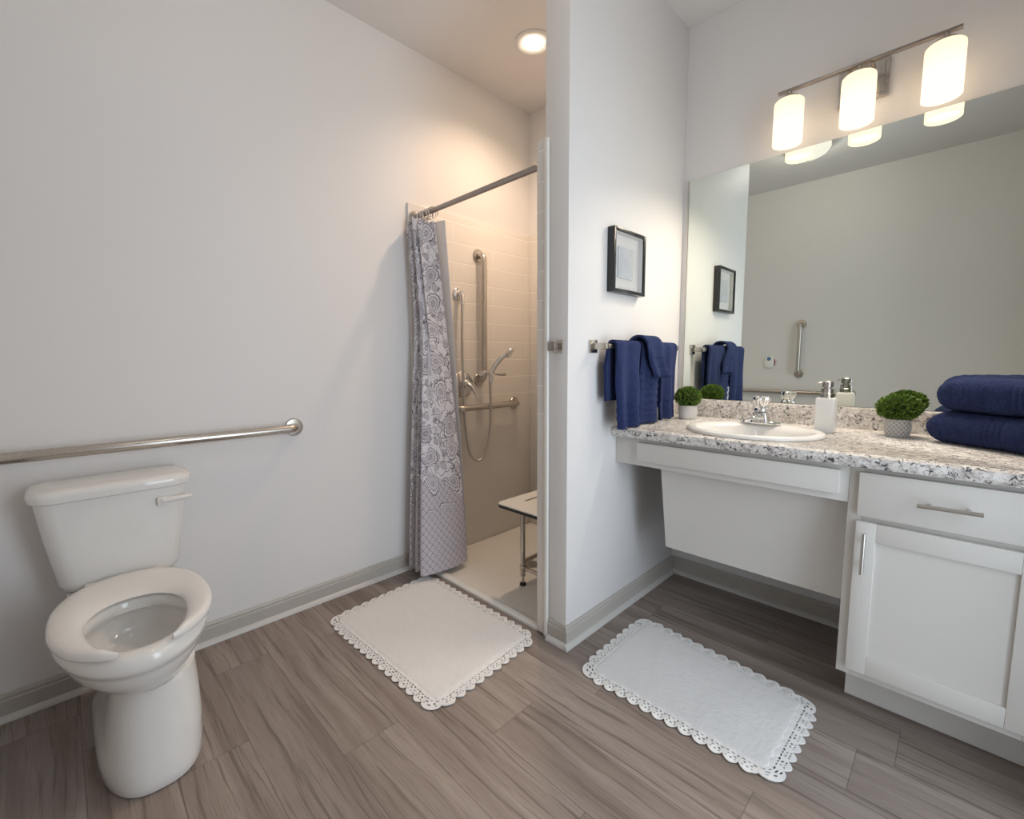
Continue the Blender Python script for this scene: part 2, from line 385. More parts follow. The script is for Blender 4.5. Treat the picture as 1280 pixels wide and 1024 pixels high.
# baseboards with a lighter shoe moulding
def baseboard(name, p0, p1, n, ext0=0, ext1=0, s0=0, s1=0):
    """along p0->p1 on the wall, n = direction into the room"""
    p0, p1, n = Vector((*p0, 0)), Vector((*p1, 0)), Vector((*n, 0)); d = (p1-p0).normalized()
    a, b = p0-d*ext0, p1+d*ext1
    prof = [(0, 0), (.013, 0), (.013, HB-.022), (.010, HB-.018), (.010, HB-.008), (.006, HB), (0, HB)]
    o = MB().add_faces([[q+n*u+Vector((0, 0, v)) for u, v in prof] for q in (a, b)], True, True, True).build(name, M['base'], angle=20)
    struct(o)
    prof = [(.013, 0), (.029, 0), (.028, .008), (.023, .015), (.013, .019)]
    a2, b2 = p0-d*s0, p1+d*s1
    s = MB().add_faces([[q+n*u+Vector((0, 0, v)) for u, v in prof] for q in (a2, b2)], True, True, True).build('shoe_moulding', M['shoe'], o, angle=50, label='lighter quarter-round moulding along the floor')
    return o
baseboard('baseboard_left', (0, YB), (0, -.012), (1, 0))
baseboard('baseboard_partition', (XP, 0), (XP, D-.013), (1, 0), ext0=.013, s0=.029)
baseboard('baseboard_end', (.9765, 0), (XP, 0), (0, -1), s1=.0129)
baseboard('baseboard_back', (XP+.013, D), (1.89, D), (0, -1))
baseboard('baseboard_front', (.03, YB), (XR-.02, YB), (0, 1))

# ------------------------------------------------------------------ shower: surround, pan, drain
r = thing('shower_surround', (0, 0, .005), 'cream white shower wall surround with moulded tile courses', 'shower surround')
bx(0.0005, .012, -.008, D, .006, 1.975, bev=.003).build('side_panel', M['surround'], r)
bx(.012, .914, D-.012, D-.0005, .006, 1.975, bev=.003).build('back_panel', M['surround'], r)
w = MB(); w.box(.914, XS-.0005, -.0005, D-.0125, .006, 1.975, bev=.002, seg=3); w.box(.914, .9535, -.010, -.0004, .006, 1.975, bev=.004, seg=3); w.build('side_panel', M['surround'], r)
bx(.9535, .9755, -.016, -.0008, 0.0005, 1.975, bev=.0075, seg=5).build('edge_trim', M['acryl'], r)
p = thing('shower_pan', (.46, .46, 0), 'low cream shower floor pan with a slim raised threshold', 'shower pan')
bx(.013, .913, .03, D-.0125, 0.0005, .006).build('pan_floor', M['acryl'], p)
w = MB(); w.add_faces([[(x, y, z) for y, z in ((-.006, .0005), (-.006, .012), (.0, .018), (.016, .021), (.03, .019), (.038, .012), (.042, .0055))] for x in (.0125, .9135)], True, True, True)
w.build('threshold', M['acryl'], p)
dr = thing('floor_drain', (.473, .43, .006), 'round metal drain grate set in the shower floor', 'drain')
MB().lathe([(.001, .0005), (.052, .0005), (.055, .002), (.052, .0035), (.04, .004), (.001, .004)], (.473, .43, .006), seg=36).build('rim', M['steel'], dr)
w = MB()
for rad, n in ((.012, 6), (.025, 12), (.038, 18)):
    for k in range(n):
        a = 2*PI*k/n; c = (.473+rad*math.cos(a), .43+rad*math.sin(a), .0101); w.lathe([(.0001, 0), (.0042, 0), (.0001, .0004)], c, seg=8)
w.build('grate_holes', M['black'], dr)

# ------------------------------------------------------------------ grab bars
def grab_bar(a, b, n, off=.052, rad=.0185, label='', group=None, fr=.04, name='grab_bar'):
    a, b, n = Vector(a), Vector(b), Vector(n); d = (b-a).normalized()
    g = thing(name, a, label, 'grab bar', group); c = .035
    pts = [a+n*.004, a+n*(off-c)]
    for k in range(1, 8):
        t_ = k/8*PI/2; pts.append(a+n*(off-c+c*math.sin(t_))+d*(c-c*math.cos(t_)))
    pts.append(a+n*off+d*c)
    pts.append(b+n*off-d*c)
    for k in range(1, 8):
        t_ = k/8*PI/2; pts.append(b+n*(off-c+c*math.cos(t_))-d*(c-c*math.sin(t_)))
    pts += [b+n*(off-c), b+n*.004]
    MB().tube(pts, rad, 20).build('bar', M['nickel'], g)
    ax = 'x' if abs(n.x) > .5 else ('y' if n.y > 0 else '-y')
    for q in (a, b):
        MB().lathe([(.0005, .0005), (fr, .0005), (fr, .004), (fr-.004, .009), (rad+.006, .011), (rad, .011)], q, ax, 36).build('flange', M['nickel'], g)
    return g
grab_bar((0, -1.56, .857), (0, -.632, .857), (1, 0, 0), label='long brushed steel grab bar on the wall above the toilet tank')
grab_bar((.35, YB, .842), (1.425, YB, .842), (0, 1, 0), label='horizontal grab bar seen low in the mirror behind the soap pump')
grab_bar((1.02, YB, 1.015), (1.02, YB, 1.475), (0, 1, 0), label='only upright grab bar seen in the mirror, on the far wall')
grab_bar((.012, .27, .872), (.012, .765, .872), (1, 0, 0), label='short horizontal grab bar low on the shower tile wall')
gs = grab_bar((.012, .462, 1.035), (.012, .470, 1.775), (1, 0, 0), label='tall upright grab bar on the shower tile wall')
# sliding holder clamped on the upright bar
hb = MB(); hb.box(.045, .088, .436, .49, 1.058, 1.092, bev=.006); hb.tube([(.085, .463, 1.075), (.118, .475, 1.075)], .013, 16)
hb.tube([(.108, .475, 1.075), (.128, .475, 1.08)], .021, 18)
sh = hb.build('slide_holder', M['chrome'], gs, label='polished clamp holding the hand shower')
MB().tube([(.12, .485, 1.072), (.15, .52, 1.068), (.172, .54, 1.07)], lambda f: .005+.004*f, 12).build('clamp_lever', M['dark_nickel'], sh)

# ------------------------------------------------------------------ hand shower and valve
hs = thing('hand_shower', (.012, .305, 1.51), 'chrome hand shower on a long looping metal hose', 'hand shower')
w = MB(); w.lathe([(.0005, .0005), (.034, .0005), (.034, .006), (.026, .014), (.012, .016)], (.012, .307, 1.536), 'x', 30)
w.tube([(.02, .307, 1.536), (.052, .307, 1.536), (.056, .307, 1.525), (.056, .307, 1.47)], lambda f: .015 if f < .8 else .013, 16); w.build('wall_elbow', M['chrome'], hs)
hose = [(.056, .307, 1.48), (.052, .305, 1.2), (.046, .318, .9), (.046, .33, .72), (.048, .36, .585), (.05, .42, .540), (.058, .475, .60), (.072, .498, .74), (.088, .49, .88), (.105, .473, 1.0), (.112, .470, 1.03)]
MB().tube(hose, .0075, 12, smooth=10).build('hose', M['steel'], hs)
w = MB(); w.tube([(.112, .470, 1.02), (.118, .475, 1.075), (.13, .49, 1.12), (.155, .515, 1.162), (.178, .535, 1.186)], lambda f: .0115+.005*math.sin(f*PI), 16, smooth=6); w.build('handle', M['chrome'], hs)
w = MB(); 
hd = bmesh.new(); bmesh.ops.create_uvsphere(hd, u_segments=24, v_segments=14, radius=1)
for v in hd.verts: v.co = Vector((v.co.x*.036, v.co.y*.036, v.co.z*(.026 if v.co.z > 0 else .008)))
dirv = Vector((.75, .35, -.55)).normalized(); w.join(hd, Matrix.Translation((.198, .553, 1.196)) @ (-dirv).to_track_quat('Z', 'Y').to_matrix().to_4x4()); w.build('spray_head', M['chrome'], hs)
va = thing('shower_valve', (.012, .335, 1.012), 'round chrome shower valve with single lever beside the curtain', 'shower valve')
MB().lathe([(.0005, .0005), (.075, .0005), (.078, .003), (.07, .008), (.03, .012), (.028, .045), (.022, .052), (.0005, .053)], (.012, .335, 1.012), 'x', 40).build('escutcheon', M['chrome'], va)
MB().tube([(.055, .335, 1.012), (.075, .345, 1.005), (.085, .37, .965), (.088, .39, .93)], lambda f: .014-.006*f, 14, smooth=5).build('lever', M['chrome'], va)

# ------------------------------------------------------------------ fold-down shower seat
ss = thing("shower_bench", (.75, .3, .006), 'cream fold-down shower bench with dark edge on metal legs', 'shower seat')
out = rr(.745, .335, .165, .265, .03, 6)
ring = lambda pts, z, k=0: [(x, y, z) for x, y in pts]
w = MB(); sl = [rr(.665+i*.085, .335, .005, .15, .0045, 4) for i in range(3)]
seat = MB().add_faces([ring(out, .454), ring(out, .468)], True, True, True).build('edge_core', M['core'], ss)
inn = rr(.745, .335, .1645, .2645, .03, 6)
MB().add_faces([ring(inn, .4681), ring(inn, .472), ring(rr(.745, .335, .1625, .2625, .028, 6), .474)], True, True, True).build('seat_top', M['acryl'], ss)
for s_ in sl: MB().add_faces([ring(s_, .474), ring(s_, .4746)], True, True, True).build('drain_slot', M['black'], ss)
for y in (.235, .50):
    lg = MB().tube([(.60, y, .454), (.60, y, .055)], .0125, 16).build('leg', M['nickel'], ss)
    f = MB(); f.tube([(.60, y, .06), (.60, y, .018)], .006, 12); f.build('levelling_screw', M['steel'], lg)
    MB().lathe([(.0005, 0), (.016, 0), (.017, .006), (.013, .014), (.0005, .015)], (.60, y, .0062), seg=20).build('foot', M['black'], lg)
w = MB(); w.box(.592, .604, .235, .50, .118, .14, bev=.003); w.box(.60, .9135, .229, .241, .088, .108, bev=.003); w.box(.60, .9135, .494, .506, .088, .108, bev=.003)
w.tube([(.60, .235, .082), (.60, .235, .112)], .016, 16); w.build('brace', M['nickel'], ss)
w = MB(); w.box(.65, .9135, .2, .23, .435, .454, bev=.003); w.box(.65, .9135, .5, .53, .435, .454, bev=.003); w.box(.905, .9135, .12, .56, .40, .454, bev=.002); w.build('hinge_bracket', M['nickel'], ss)

# ------------------------------------------------------------------ curtain rod, rings, curtain, liner
ROD = (.03, 1.902)
cr = thing('curtain_rod', (.012, *ROD), 'straight brushed nickel shower rod across the stall opening', 'curtain rod')
MB().tube([(.02, *ROD), (.905, *ROD)], .0125, 20).build('rod', M['dark_nickel'], cr)
MB().lathe([(.0005, .0005), (.034, .0005), (.032, .006), (.018, .02), (.0125, .02)], (.012, *ROD), 'x', 28).build('end_flange', M['nickel'], cr)
MB().lathe([(.0125, -.02), (.018, -.02), (.032, -.006), (.034, -.0005), (.0005, -.0005)], (.914, *ROD), 'x', 28).build('end_flange', M['nickel'], cr)
def path(pts, n):
    p = catmull([Vector((*q, 0)) for q in pts], 12); ds = [0]
    for a, b in zip(p, p[1:]): ds.append(ds[-1]+(b-a).length)
    out = []; k = 0
    for i in range(n):
        s_ = ds[-1]*i/(n-1)
        while k < len(p)-2 and ds[k+1] < s_: k += 1
        f = (s_-ds[k])/max(1e-9, ds[k+1]-ds[k]); out.append(p[k].lerp(p[k+1], min(1, f)))
    return out
def drape(top, bot, zt, zb, nu, nv, ztop=None):
    A, B = path(top, nu), path(bot, nu); P, UV = [], []; s_ = 0
    for i in range(nu):
        if i: s_ += (B[i]-B[i-1]).length
        row, ur = [], []
        for j in range(nv):
            f = j/(nv-1); g_ = f**1.25; zz = (zt(i/(nu-1)) if callable(zt) else zt)*f+zb*(1-f)
            q = B[i].lerp(A[i], g_); row.append(Vector((q.x, q.y, zz))); ur.append((s_, zz))
        P.append(row); UV.append(ur)
    return P, UV
top = [(.020, -.025), (.030, -.03), (.048, -.026), (.052, .05), (.062, -.034), (.078, -.03), (.084, .055), (.096, -.036), (.112, -.026), (.120, .05), (.130, -.030), (.150, -.005), (.185, .035)]
bot = [(.026, .10), (.030, .0), (.046, -.075), (.080, -.095), (.098, .0), (.108, .03), (.122, -.075), (.146, -.105), (.166, -.03), (.176, .01), (.192, -.105), (.218, -.10), (.238, .0), (.243, .10), (.232, .17)]
P, UV = drape(top, bot, lambda f: 1.845+.03*math.sin(PI*min(1, f*1.1))-.006*math.cos(f*60), .040, 220, 70)
sc = MB().sheet(P, .0025, UV).build('shower_curtain', M['paisley'], angle=80)
tag(sc, 'grey and lilac paisley shower curtain gathered at the left', 'shower curtain')
topl = [(.045, .075), (.075, .095), (.09, .07), (.12, .1), (.14, .065), (.165, .058), (.222, .072)]
botl = [(.06, .14), (.09, .17), (.11, .13), (.14, .19), (.16, .15), (.18, .165), (.222, .178)]
P, UV = drape(topl, botl, 1.855, .05, 110, 40)
ln = MB().sheet(P, .0015, UV).build('curtain_liner', M['liner'], angle=80); tag(ln, 'plain white liner hanging behind the paisley curtain', 'curtain liner')
def ring_mesh():
    return MB().tube([(0, .026*math.cos(a), -.009+.026*math.sin(a)) for a in (2*PI*k/24 for k in range(25))], .0022, 8, caps=False)
first = None
for k in range(9):
    x = .055+k*.016
    if first is None:
        first = ring_mesh().build('curtain_ring', M['chrome']); o = first
        tag(o, 'small metal ring on the rod holding up the curtain', 'curtain ring', 'curtain rings bunched on the rod')
    else:
        o = first.copy(); COL.objects.link(o)
    o.location = (x, *ROD); o.rotation_euler = (0, 0, .25*math.sin(k*2.3))

# ------------------------------------------------------------------ recessed shower light
dl = thing('recessed_light', (.47, .46, H), 'round recessed ceiling light glowing above the shower', 'light')
MB().lathe([(.095, -.0005), (.095, -.005), (.084, -.009), (.078, -.008), (.052, -.002), (.050, -.001)], (.47, .46, H), seg=48).build('trim_ring', M['ceiling'], dl)
MB().lathe([(.0005, -.001), (.052, -.001), (.046, -.006), (.03, -.010), (.0005, -.012)], (.47, .46, H), seg=36).build('lens', M['bulb'], dl, label='glowing lens')
lamp('recessed_glow', 'SPOT', (.47, .46, H-.03), SHOWER_W, (1, .73, .52), dl, spot_size=math.radians(142), spot_blend=1.0, shadow_soft_size=.05)

# ------------------------------------------------------------------ robe hook on the wall end
rh = thing('robe_hook', (1.02, 0, 1.2), 'small square nickel hook on the end of the partition', 'hook')
bx(.990, 1.042, -.007, -.0005, 1.177, 1.227, bev=.002).build('plate', M['nickel'], rh)
w = MB(); w.box(1.004, 1.028, -.035, -.006, 1.190, 1.214, bev=.002); w.box(.998, 1.034, -.044, -.034, 1.184, 1.22, bev=.003); w.build('knob', M['dark_nickel'], rh)

# ------------------------------------------------------------------ toilet
TY = -1.26
tl = thing('toilet', (.38, TY, 0), 'white two-piece toilet with open-front seat under the grab bar', 'toilet')
def egg(xb, xf, hw, z, back=2.6, fr=2.0, n=48, sp=.5):
    xm = xb+(xf-xb)*sp; out = []
    for k in range(n):
        a = 2*PI*k/n; c, s_ = math.cos(a), math.sin(a)
        e = fr if c >= 0 else back; L_ = (xf-xm) if c >= 0 else (xm-xb)
        out.append((xm+L_*math.copysign(abs(c)**(2/e), c), TY+hw*math.copysign(abs(s_)**(2/e), s_), z))
    return out
TYS = TY; TY = TY+.013
sec = []
for z, xf, hw, off, e in ((0, .668, .120, .010, 2.7), (.008, .674, .124, .010, 2.7), (.03, .674, .124, .010, 2.7), (.055, .671, .121, .011, 2.7), (.075, .668, .118, .012, 2.7), (.12, .660, .111, .018, 2.7), (.20, .648, .102, .025, 2.6), (.262, .640, .095, .030, 2.4), (.279, .640, .094, .031, 2.4)):
    TY = TYS+off; sec.append(egg(.08, xf, hw, z, 6 if z < .05 else (3 if z < .1 else 1.75), e, sp=.5 if z < .05 else (.6 if z < .1 else .72)))
TY = TYS
TY = TYS+.016
sec += [egg(.10, .655, .116, .281, 2.4)]
TY = TYS
sec += [egg(.10, .682, .140, .304, 2.6), egg(.10, .704, .158, .332, 2.6), egg(.11, .714, .167, .358, 2.4), egg(.11, .718, .169, .371, 2.4), egg(.115, .728, .175, .375, 2.4), egg(.115, .733, .178, .390, 2.4),
       egg(.118, .731, .177, .414, 2.4), egg(.125, .720, .168, .426, 2.4), egg(.36, .690, .124, .426, 2.1), egg(.366, .682, .118, .42, 2.1), egg(.368, .678, .117, .392, 2.1), egg(.352, .690, .126, .382, 2.1), egg(.352, .672, .122, .345, 2.1), egg(.36, .645, .108, .317, 2.1), egg(.40, .58, .070, .303, 2)]
MB().add_faces(sec, True, True, True).build('bowl', M['china'], tl, angle=60)
w = MB(); w.add_faces([[(x, y, z) for x, y in rr(.13, TY, hx, hy, .04)] for hx, hy, z in ((.06, .05, .30), (.08, .11, .36), (.09, .14, .410), (.09, .14, .416))], True, True, True); w.build('tank_deck', M['china'], tl)
def trr(x0, x1, hy, z, r=.045, bow=.012):
    return [(x+(bow*(1-((y-TY)/hy)**2) if x > (x0+x1)/2 else 0), y, z) for x, y in rr((x0+x1)/2, TY, (x1-x0)/2, hy, r, 10)]
MB().add_faces([trr(.03, .150, .138, .4165, .05), trr(.025, .166, .152, .424, .05), trr(.02, .172, .158, .445, .05), trr(.018, .19, .180, .60, .05), trr(.016, .20, .193, .722, .05)], True, True, True).build('tank', M['china'], tl, angle=50)
MB().add_faces([trr(.014, .205, .194, .7225, .055), trr(.008, .213, .203, .727, .06), trr(.008, .216, .206, .745, .06), trr(.009, .214, .204, .755, .06), trr(.016, .204, .194, .763, .055), trr(.03, .18, .17, .766, .05)], True, True, True).build('tank_lid', M['china'], tl, angle=50)
w = MB(); w.box(.20, .218, TY+.10, TY+.13, .662, .692, bev=.004); w.tube([(.212, TY+.114, .679), (.219, TY+.15, .681), (.224, TY+.197, .682)], lambda f: .0115-.005*f, 12, smooth=3); w.build('flush_lever', M['seat'], tl)
def seat_ring():
    # outer / inner outlines as a function of angle from the front
    def po(a): c, s_ = math.cos(a), math.sin(a); return Vector((.47+(.272 if c > 0 else .285)*math.copysign(abs(c)**(.98 if c > 0 else .8), c), TY+.180*math.copysign(abs(s_)**.94, s_), 0))
    def pi_(a): c, s_ = math.cos(a), math.sin(a); return Vector((.515+(.20 if c > 0 else .135)*c, TY+.110*math.copysign(abs(s_)**.9, s_), 0))
    n = 80; rings = []; ao, ai = math.asin(.056/.18), math.asin(.044/.11)
    for k in range(n+1):
        f = k/n; o = po(ao+(2*PI-2*ao)*f); i = pi_(ai+(2*PI-2*ai)*f); mid = (o+i)/2
        e = min(f, 1-f)*n; sh_ = min(1, .22+.78*math.sqrt(min(1, e/8))); hgt = .6+.4*min(1, e/3)
        o = mid+(o-mid)*sh_; i = mid+(i-mid)*sh_
        prof = [(.06, .431), (.0, .432), (-.03, .437), (-.02, .445), (.03, .451), (.12, .4545), (.3, .456), (.55, .455), (.8, .450), (.95, .443), (1.0, .437), (.97, .431)]
        rings.append([(o+(i-o)*u)+Vector((0, 0, .431+(z-.431)*hgt)) for u, z in prof])
    return MB().add_faces(rings, True, True, True)
st = seat_ring().build('seat', M['seat'], tl, angle=60)
for s_ in (-1, 1): bx(.178, .235, TY+s_*.075-.025, TY+s_*.075+.025, .427, .445, bev=.008).build('seat_hinge', M['seat'], tl)

# ------------------------------------------------------------------ vanity
cb = thing('vanity_cabinet', (2.12, .64, 0), 'white shaker vanity cabinet with drawer over one door', 'cabinet')
CX0, CX1, CY, CT = 1.897, XR-.001, .345, .819
w = MB(); w.box(CX0, CX1, CY+.02, D-.001, .15, CT); w.box(CX0, CX0+.035, CY, CY+.02, .148, CT, bev=.0015); w.box(2.30, CX1, CY, CY+.02, .148, CT, bev=.0015)
w.box(CX0+.035, 2.30, CY, CY+.02, .79, CT, bev=.0015); w.box(CX0+.035, 2.30, CY, CY+.02, .148, .185, bev=.0015); w.box(CX0+.035, 2.30, CY, CY+.02, .64, .69, bev=.0015); w.build('body', M['cab'], cb)
bx(CX0+.012, CX1, .475, D-.001, 0.0005, .15).build('toe_kick', M['cab'], cb)
FY = CY-.0205
def pull(a, b, parent, along):
    a, b = Vector(a), Vector(b); d = (b-a).normalized(); w = MB(); w.tube([a, b], .0058, 14)
    for f in (.2, .8):
        q = a.lerp(b, f); w.tube([q, (q.x, FY+.0005, q.z)], .0045, 10)
    return w.build('handle', M['steel'], parent, label='brushed steel bar pull')
dw = bx(1.923, 2.315, FY, CY-.0005, .673, .808, bev=.0025).build('drawer', M['cab'], cb)
pull((2.058, .293, .741), (2.187, .293, .744), dw, 'x')
w = MB(); x0, x1, z0, z1 = 1.923, 2.315, .175, .656; sw, rw = .050, .057
w.box(x0, x0+sw, FY, CY-.0005, z0, z1, bev=.0015); w.box(x1-sw, x1, FY, CY-.0005, z0, z1, bev=.0015); w.box(x0+sw, x1-sw, FY, CY-.0005, z0, z0+rw, bev=.0015); w.box(x0+sw, x1-sw, FY, CY-.0005, z1-rw, z1, bev=.0015)
dd = w.build('door', M['cab'], cb)
bx(x0+sw-.004, x1-sw+.004, FY+.010, CY-.002, z0+rw-.004, z1-rw+.004).build('door_panel', M['cab'], dd)
pull((1.948, .293, .503), (1.948, .293, .630), dd, 'z')
ap = thing('sink_apron', (1.48, .36, .70), 'white false drawer front under the sink counter', 'apron')
bx(XP+.0005, CX0-.0005, CY, CY+.02, .704, CT, bev=.0015).build('rail', M['cab'], ap)
bx(1.176, 1.874, FY, CY-.0003, .729, .806, bev=.002).build('drawer_front', M['cab'], ap)
w = MB(); q = [(.386, .76), (.464, .333), (.476, .333), (.398, .76)]
w.poly(q, 'x', 1.25, CX0-.0005); kp = w.build('knee_panel', M['cab']); tag(kp, 'slanted white panel closing the knee space below the sink', 'panel')
# counter with hole for the basin
SX, SY, SA, SB = 1.543, .565, .245, .222
prof = [(D-.0195, ZC-.042), (CY-.02, ZC-.042), (CY-.036, ZC-.039), (CY-.042, ZC-.03), (CY-.042, ZC-.015), (CY-.036, ZC-.005), (CY-.024, ZC), (D-.0195, ZC)]
w = MB(); w.poly(prof, 'x', XP+.0008, XR-.0005); ct = w.build('countertop', M['granite'], angle=35)
cut = MB().lathe([(1, -.1), (1, .1)], (SX, SY, ZC), seg=64, sx=SA-.02, sy=SB-.02).build('cutter', M['granite'])
bo = ct.modifiers.new('hole', 'BOOLEAN'); bo.object = cut; bo.operation = 'DIFFERENCE'; bo.solver = 'EXACT'
dg = bpy.context.evaluated_depsgraph_get(); me = bpy.data.meshes.new_from_object(ct.evaluated_get(dg)); ct.modifiers.clear(); ct.data = me
bpy.data.objects.remove(cut)
tag(ct, 'speckled grey granite-look countertop with rounded front edge', 'countertop')
bs = MB(); bs.add_faces([[(x, y, z) for y, z in ((D-.0008, ZC-.04), (D-.019, ZC-.04), (D-.019, ZC+.078), (D-.015, ZC+.085), (D-.008, ZC+.087), (D-.0008, ZC+.087))] for x in (XP+.0008, XR-.0005)], True, True, True)
bs.build('backsplash', M['granite'], ct)
# sink
sk = thing('sink', (SX, SY, ZC), 'white oval drop-in sink set in the speckled counter', 'sink')
def ell(a, b, z, dy=0, n=72): return [(SX+a*math.cos(2*PI*k/n), SY+dy+b*math.sin(2*PI*k/n), z) for k in range(n)]
MB().add_faces([ell(SA-.023, SB-.023, ZC-.02), ell(SA-.023, SB-.023, ZC+.0008), ell(SA, SB, ZC+.0008), ell(SA, SB, ZC+.006), ell(SA-.006, SB-.006, ZC+.013), ell(SA-.018, SB-.018, ZC+.0155), ell(SA-.032, SB-.038, ZC+.014, -.01), ell(SA-.040, SB-.054, ZC+.008, -.018), ell(SA-.048, SB-.064, ZC-.01, -.022), ell(SA-.07, SB-.085, ZC-.07, -.022), ell(SA-.13, SB-.13, ZC-.125, -.022), ell(.03, .03, ZC-.14, -.022), ell(.002, .002, ZC-.141, -.022)], True, False, True).build('basin', M['china'], sk, angle=60, recalc=True)
MB().lathe([(.0005, .001), (.022, .001), (.022, .003), (.0005, .002)], (SX, SY-.022, ZC-.141), seg=24).build('drain', M['chrome'], sk)
# faucet
FX, FYY = 1.527, .727; fz = ZC+.0145
fc = thing('faucet', (FX, FYY, fz), 'polished chrome single-knob faucet on the back of the sink', 'faucet')
w = MB(); w.add_faces([[(FX+a*math.copysign(abs(math.cos(t_))**.75, math.cos(t_)), FYY+b*math.sin(t_), z) for t_ in (2*PI*k/40 for k in range(40))] for a, b, z in ((.078, .026, fz), (.080, .028, fz+.004), (.074, .024, fz+.011), (.03, .018, fz+.016))], True, True, True); w.build('base_plate', M['chrome'], fc)
w = MB(); w.add_faces([[(FX+x, FYY+y, z) for x, y in rr(0, 0, hx, hy, .012)] for hx, hy, z in ((.035, .029, fz+.006), (.031, .027, fz+.03), (.028, .025, fz+.045), (.020, .019, fz+.05))], True, True, True)
w.build('body', M['chrome'], fc)
w = MB(); w.add_faces([[(FX+u*wd, FYY+yy, zz+v*ht) for u, v in ((math.cos(t_), math.sin(t_)) for t_ in (2*PI*k/20 for k in range(20)))] for yy, zz, wd, ht in ((-.01, fz+.028, .026, .016), (-.05, fz+.034, .022, .012), (-.09, fz+.036, .019, .010), (-.115, fz+.034, .017, .009), (-.12, fz+.033, .012, .006))], True, True, True); w.build('spout', M['chrome'], fc)
w = MB(); prf = [(.022, 0), (.029, .004), (.030, .012), (.026, .02), (.020, .026), (.024, .036), (.030, .05), (.031, .06), (.025, .068), (.006, .071), (.0005, .072)]
rings = []
for rad, h in prf:
    lob = .16 if h > .03 else 0
    rings.append([(FX+math.cos(a)*rad*(1+lob*math.cos(4*a)), FYY+math.sin(a)*rad*(1+lob*math.cos(4*a)), fz+.049+h) for a in (2*PI*k/48 for k in range(48))])
w.add_faces(rings, True, True, True); w.build('knob', M['chrome'], fc)
# soap dispenser
DX, DYY = 1.755, .735
sd = thing('soap_dispenser', (DX, DYY, ZC), 'white square soap dispenser with nickel pump by the sink', 'soap dispenser')
w = MB(); w.add_faces([[(DX+x, DYY+y, z) for x, y in rr(0, 0, h, h, .008)] for h, z in ((.030, ZC+.0008), (.032, ZC+.004), (.032, ZC+.128), (.030, ZC+.134), (.02, ZC+.136))], True, True, True); sdr = w.build('bottle', M['ceramic'], sd)
w = MB(); w.lathe([(.0005, 0), (.023, 0), (.023, .016), (.021, .018), (.021, .034), (.012, .035), (.012, .039), (.019, .040), (.0195, .060), (.016, .064), (.0005, .064)], (DX, DYY, ZC+.1362), seg=28)
w.tube([(DX, DYY, ZC+.19), (DX-.022, DYY-.010, ZC+.192), (DX-.032, DYY-.014, ZC+.189), (DX-.034, DYY-.015, ZC+.184)], .004, 10); w.build('pump', M['nickel'], sd)

# ------------------------------------------------------------------ potted boxwood balls
def plant(c, pr, ph, fr, fz_, fh, label, kind, n):
    p = thing('potted_plant', c, label, 'plant'); c = Vector(c)
    prof = [(.0005, .0008), (pr*.86, .0008), (pr*.92, .004), (pr, ph*.45), (pr, ph*.8), (pr*.97, ph), (pr*.9, ph), (pr*.88, ph*.9), (.0005, ph*.88)]
    if kind == 'rib':
        rings = []
        for rad, h in prof:
            rings.append([c+Vector((math.cos(a)*rad, math.sin(a)*rad, h))*1 + Vector((math.cos(a), math.sin(a), 0))*(.0022*(abs(math.cos(12*a))**.5) if rad > pr*.9 and ph*.05 < h < ph*.95 else 0) for a in (2*PI*k/144 for k in range(144))])
        MB().add_faces(rings, True, True, True).build('pot', M['pot'], p)
    else:
        pt = MB().lathe(prof, c, seg=48).build('pot', M['potgrey'], p)
        w = MB(); N = 16
        for d in (1, -1):
            for k in range(N):
                pts = []
                for j in range(9):
                    f = j/8; h = ph*(.06+.9*f); a = 2*PI*(k/N+d*f*.22)
                    rad = pr*(.90+.10*min(1, f/.5)) if f < .5 else pr*(1-.02*(f-.5)*2)
                    pts.append(c+Vector((math.cos(a)*(rad+.0006), math.sin(a)*(rad+.0006), h)))
                w.tube(pts, .0016, 6)
        w.build('pot_lattice', M['potlat'], pt, label='raised white diamond lattice')
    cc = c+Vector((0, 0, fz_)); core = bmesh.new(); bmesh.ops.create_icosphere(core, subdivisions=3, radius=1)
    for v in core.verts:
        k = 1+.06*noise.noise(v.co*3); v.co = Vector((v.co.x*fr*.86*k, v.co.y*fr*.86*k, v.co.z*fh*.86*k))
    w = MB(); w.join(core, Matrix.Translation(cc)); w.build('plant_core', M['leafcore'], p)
    w = MB(); rnd = random.Random(n)
    for i in range(n):
        z = rnd.uniform(-1, 1); a = rnd.uniform(0, 2*PI); s_ = math.sqrt(1-z*z); d = Vector((s_*math.cos(a), s_*math.sin(a), z))
        rad = rnd.uniform(.84, 1.03)+.05*noise.noise(d*4); q = cc+Vector((d.x*fr*rad, d.y*fr*rad, d.z*fh*rad))
        ax = (d+Vector((rnd.uniform(-1, 1), rnd.uniform(-1, 1), rnd.uniform(-.6, 1)))*.8).normalized(); sd_ = ax.cross(Vector((rnd.uniform(-1, 1), rnd.uniform(-1, 1), rnd.uniform(-1, 1)))).normalized(); nn = ax.cross(sd_)
        L_ = rnd.uniform(.008, .013); wd = L_*.33
        pts = [q-ax*L_*.3, q+sd_*wd+ax*L_*.2+nn*.001, q+ax*L_*.75, q-sd_*wd+ax*L_*.2+nn*.001]; mid = w.bm.verts.new(q+ax*L_*.2-nn*.0008); vs = [w.bm.verts.new(x) for x in pts]
        for k in range(4): w.bm.faces.new((vs[k], vs[(k+1) % 4], mid))
    w.build('foliage', M['leaf'], p, recalc=False)
plant((1.966, .79, ZC), .0375, .066, .064, .108, .045, 'larger green boxwood ball in a grey diamond-pattern pot', 'lat', 2600)
plant((1.187, .782, ZC), .041, .066, .058, .106, .047, 'smaller green boxwood ball in a white ribbed pot', 'rib', 1700)

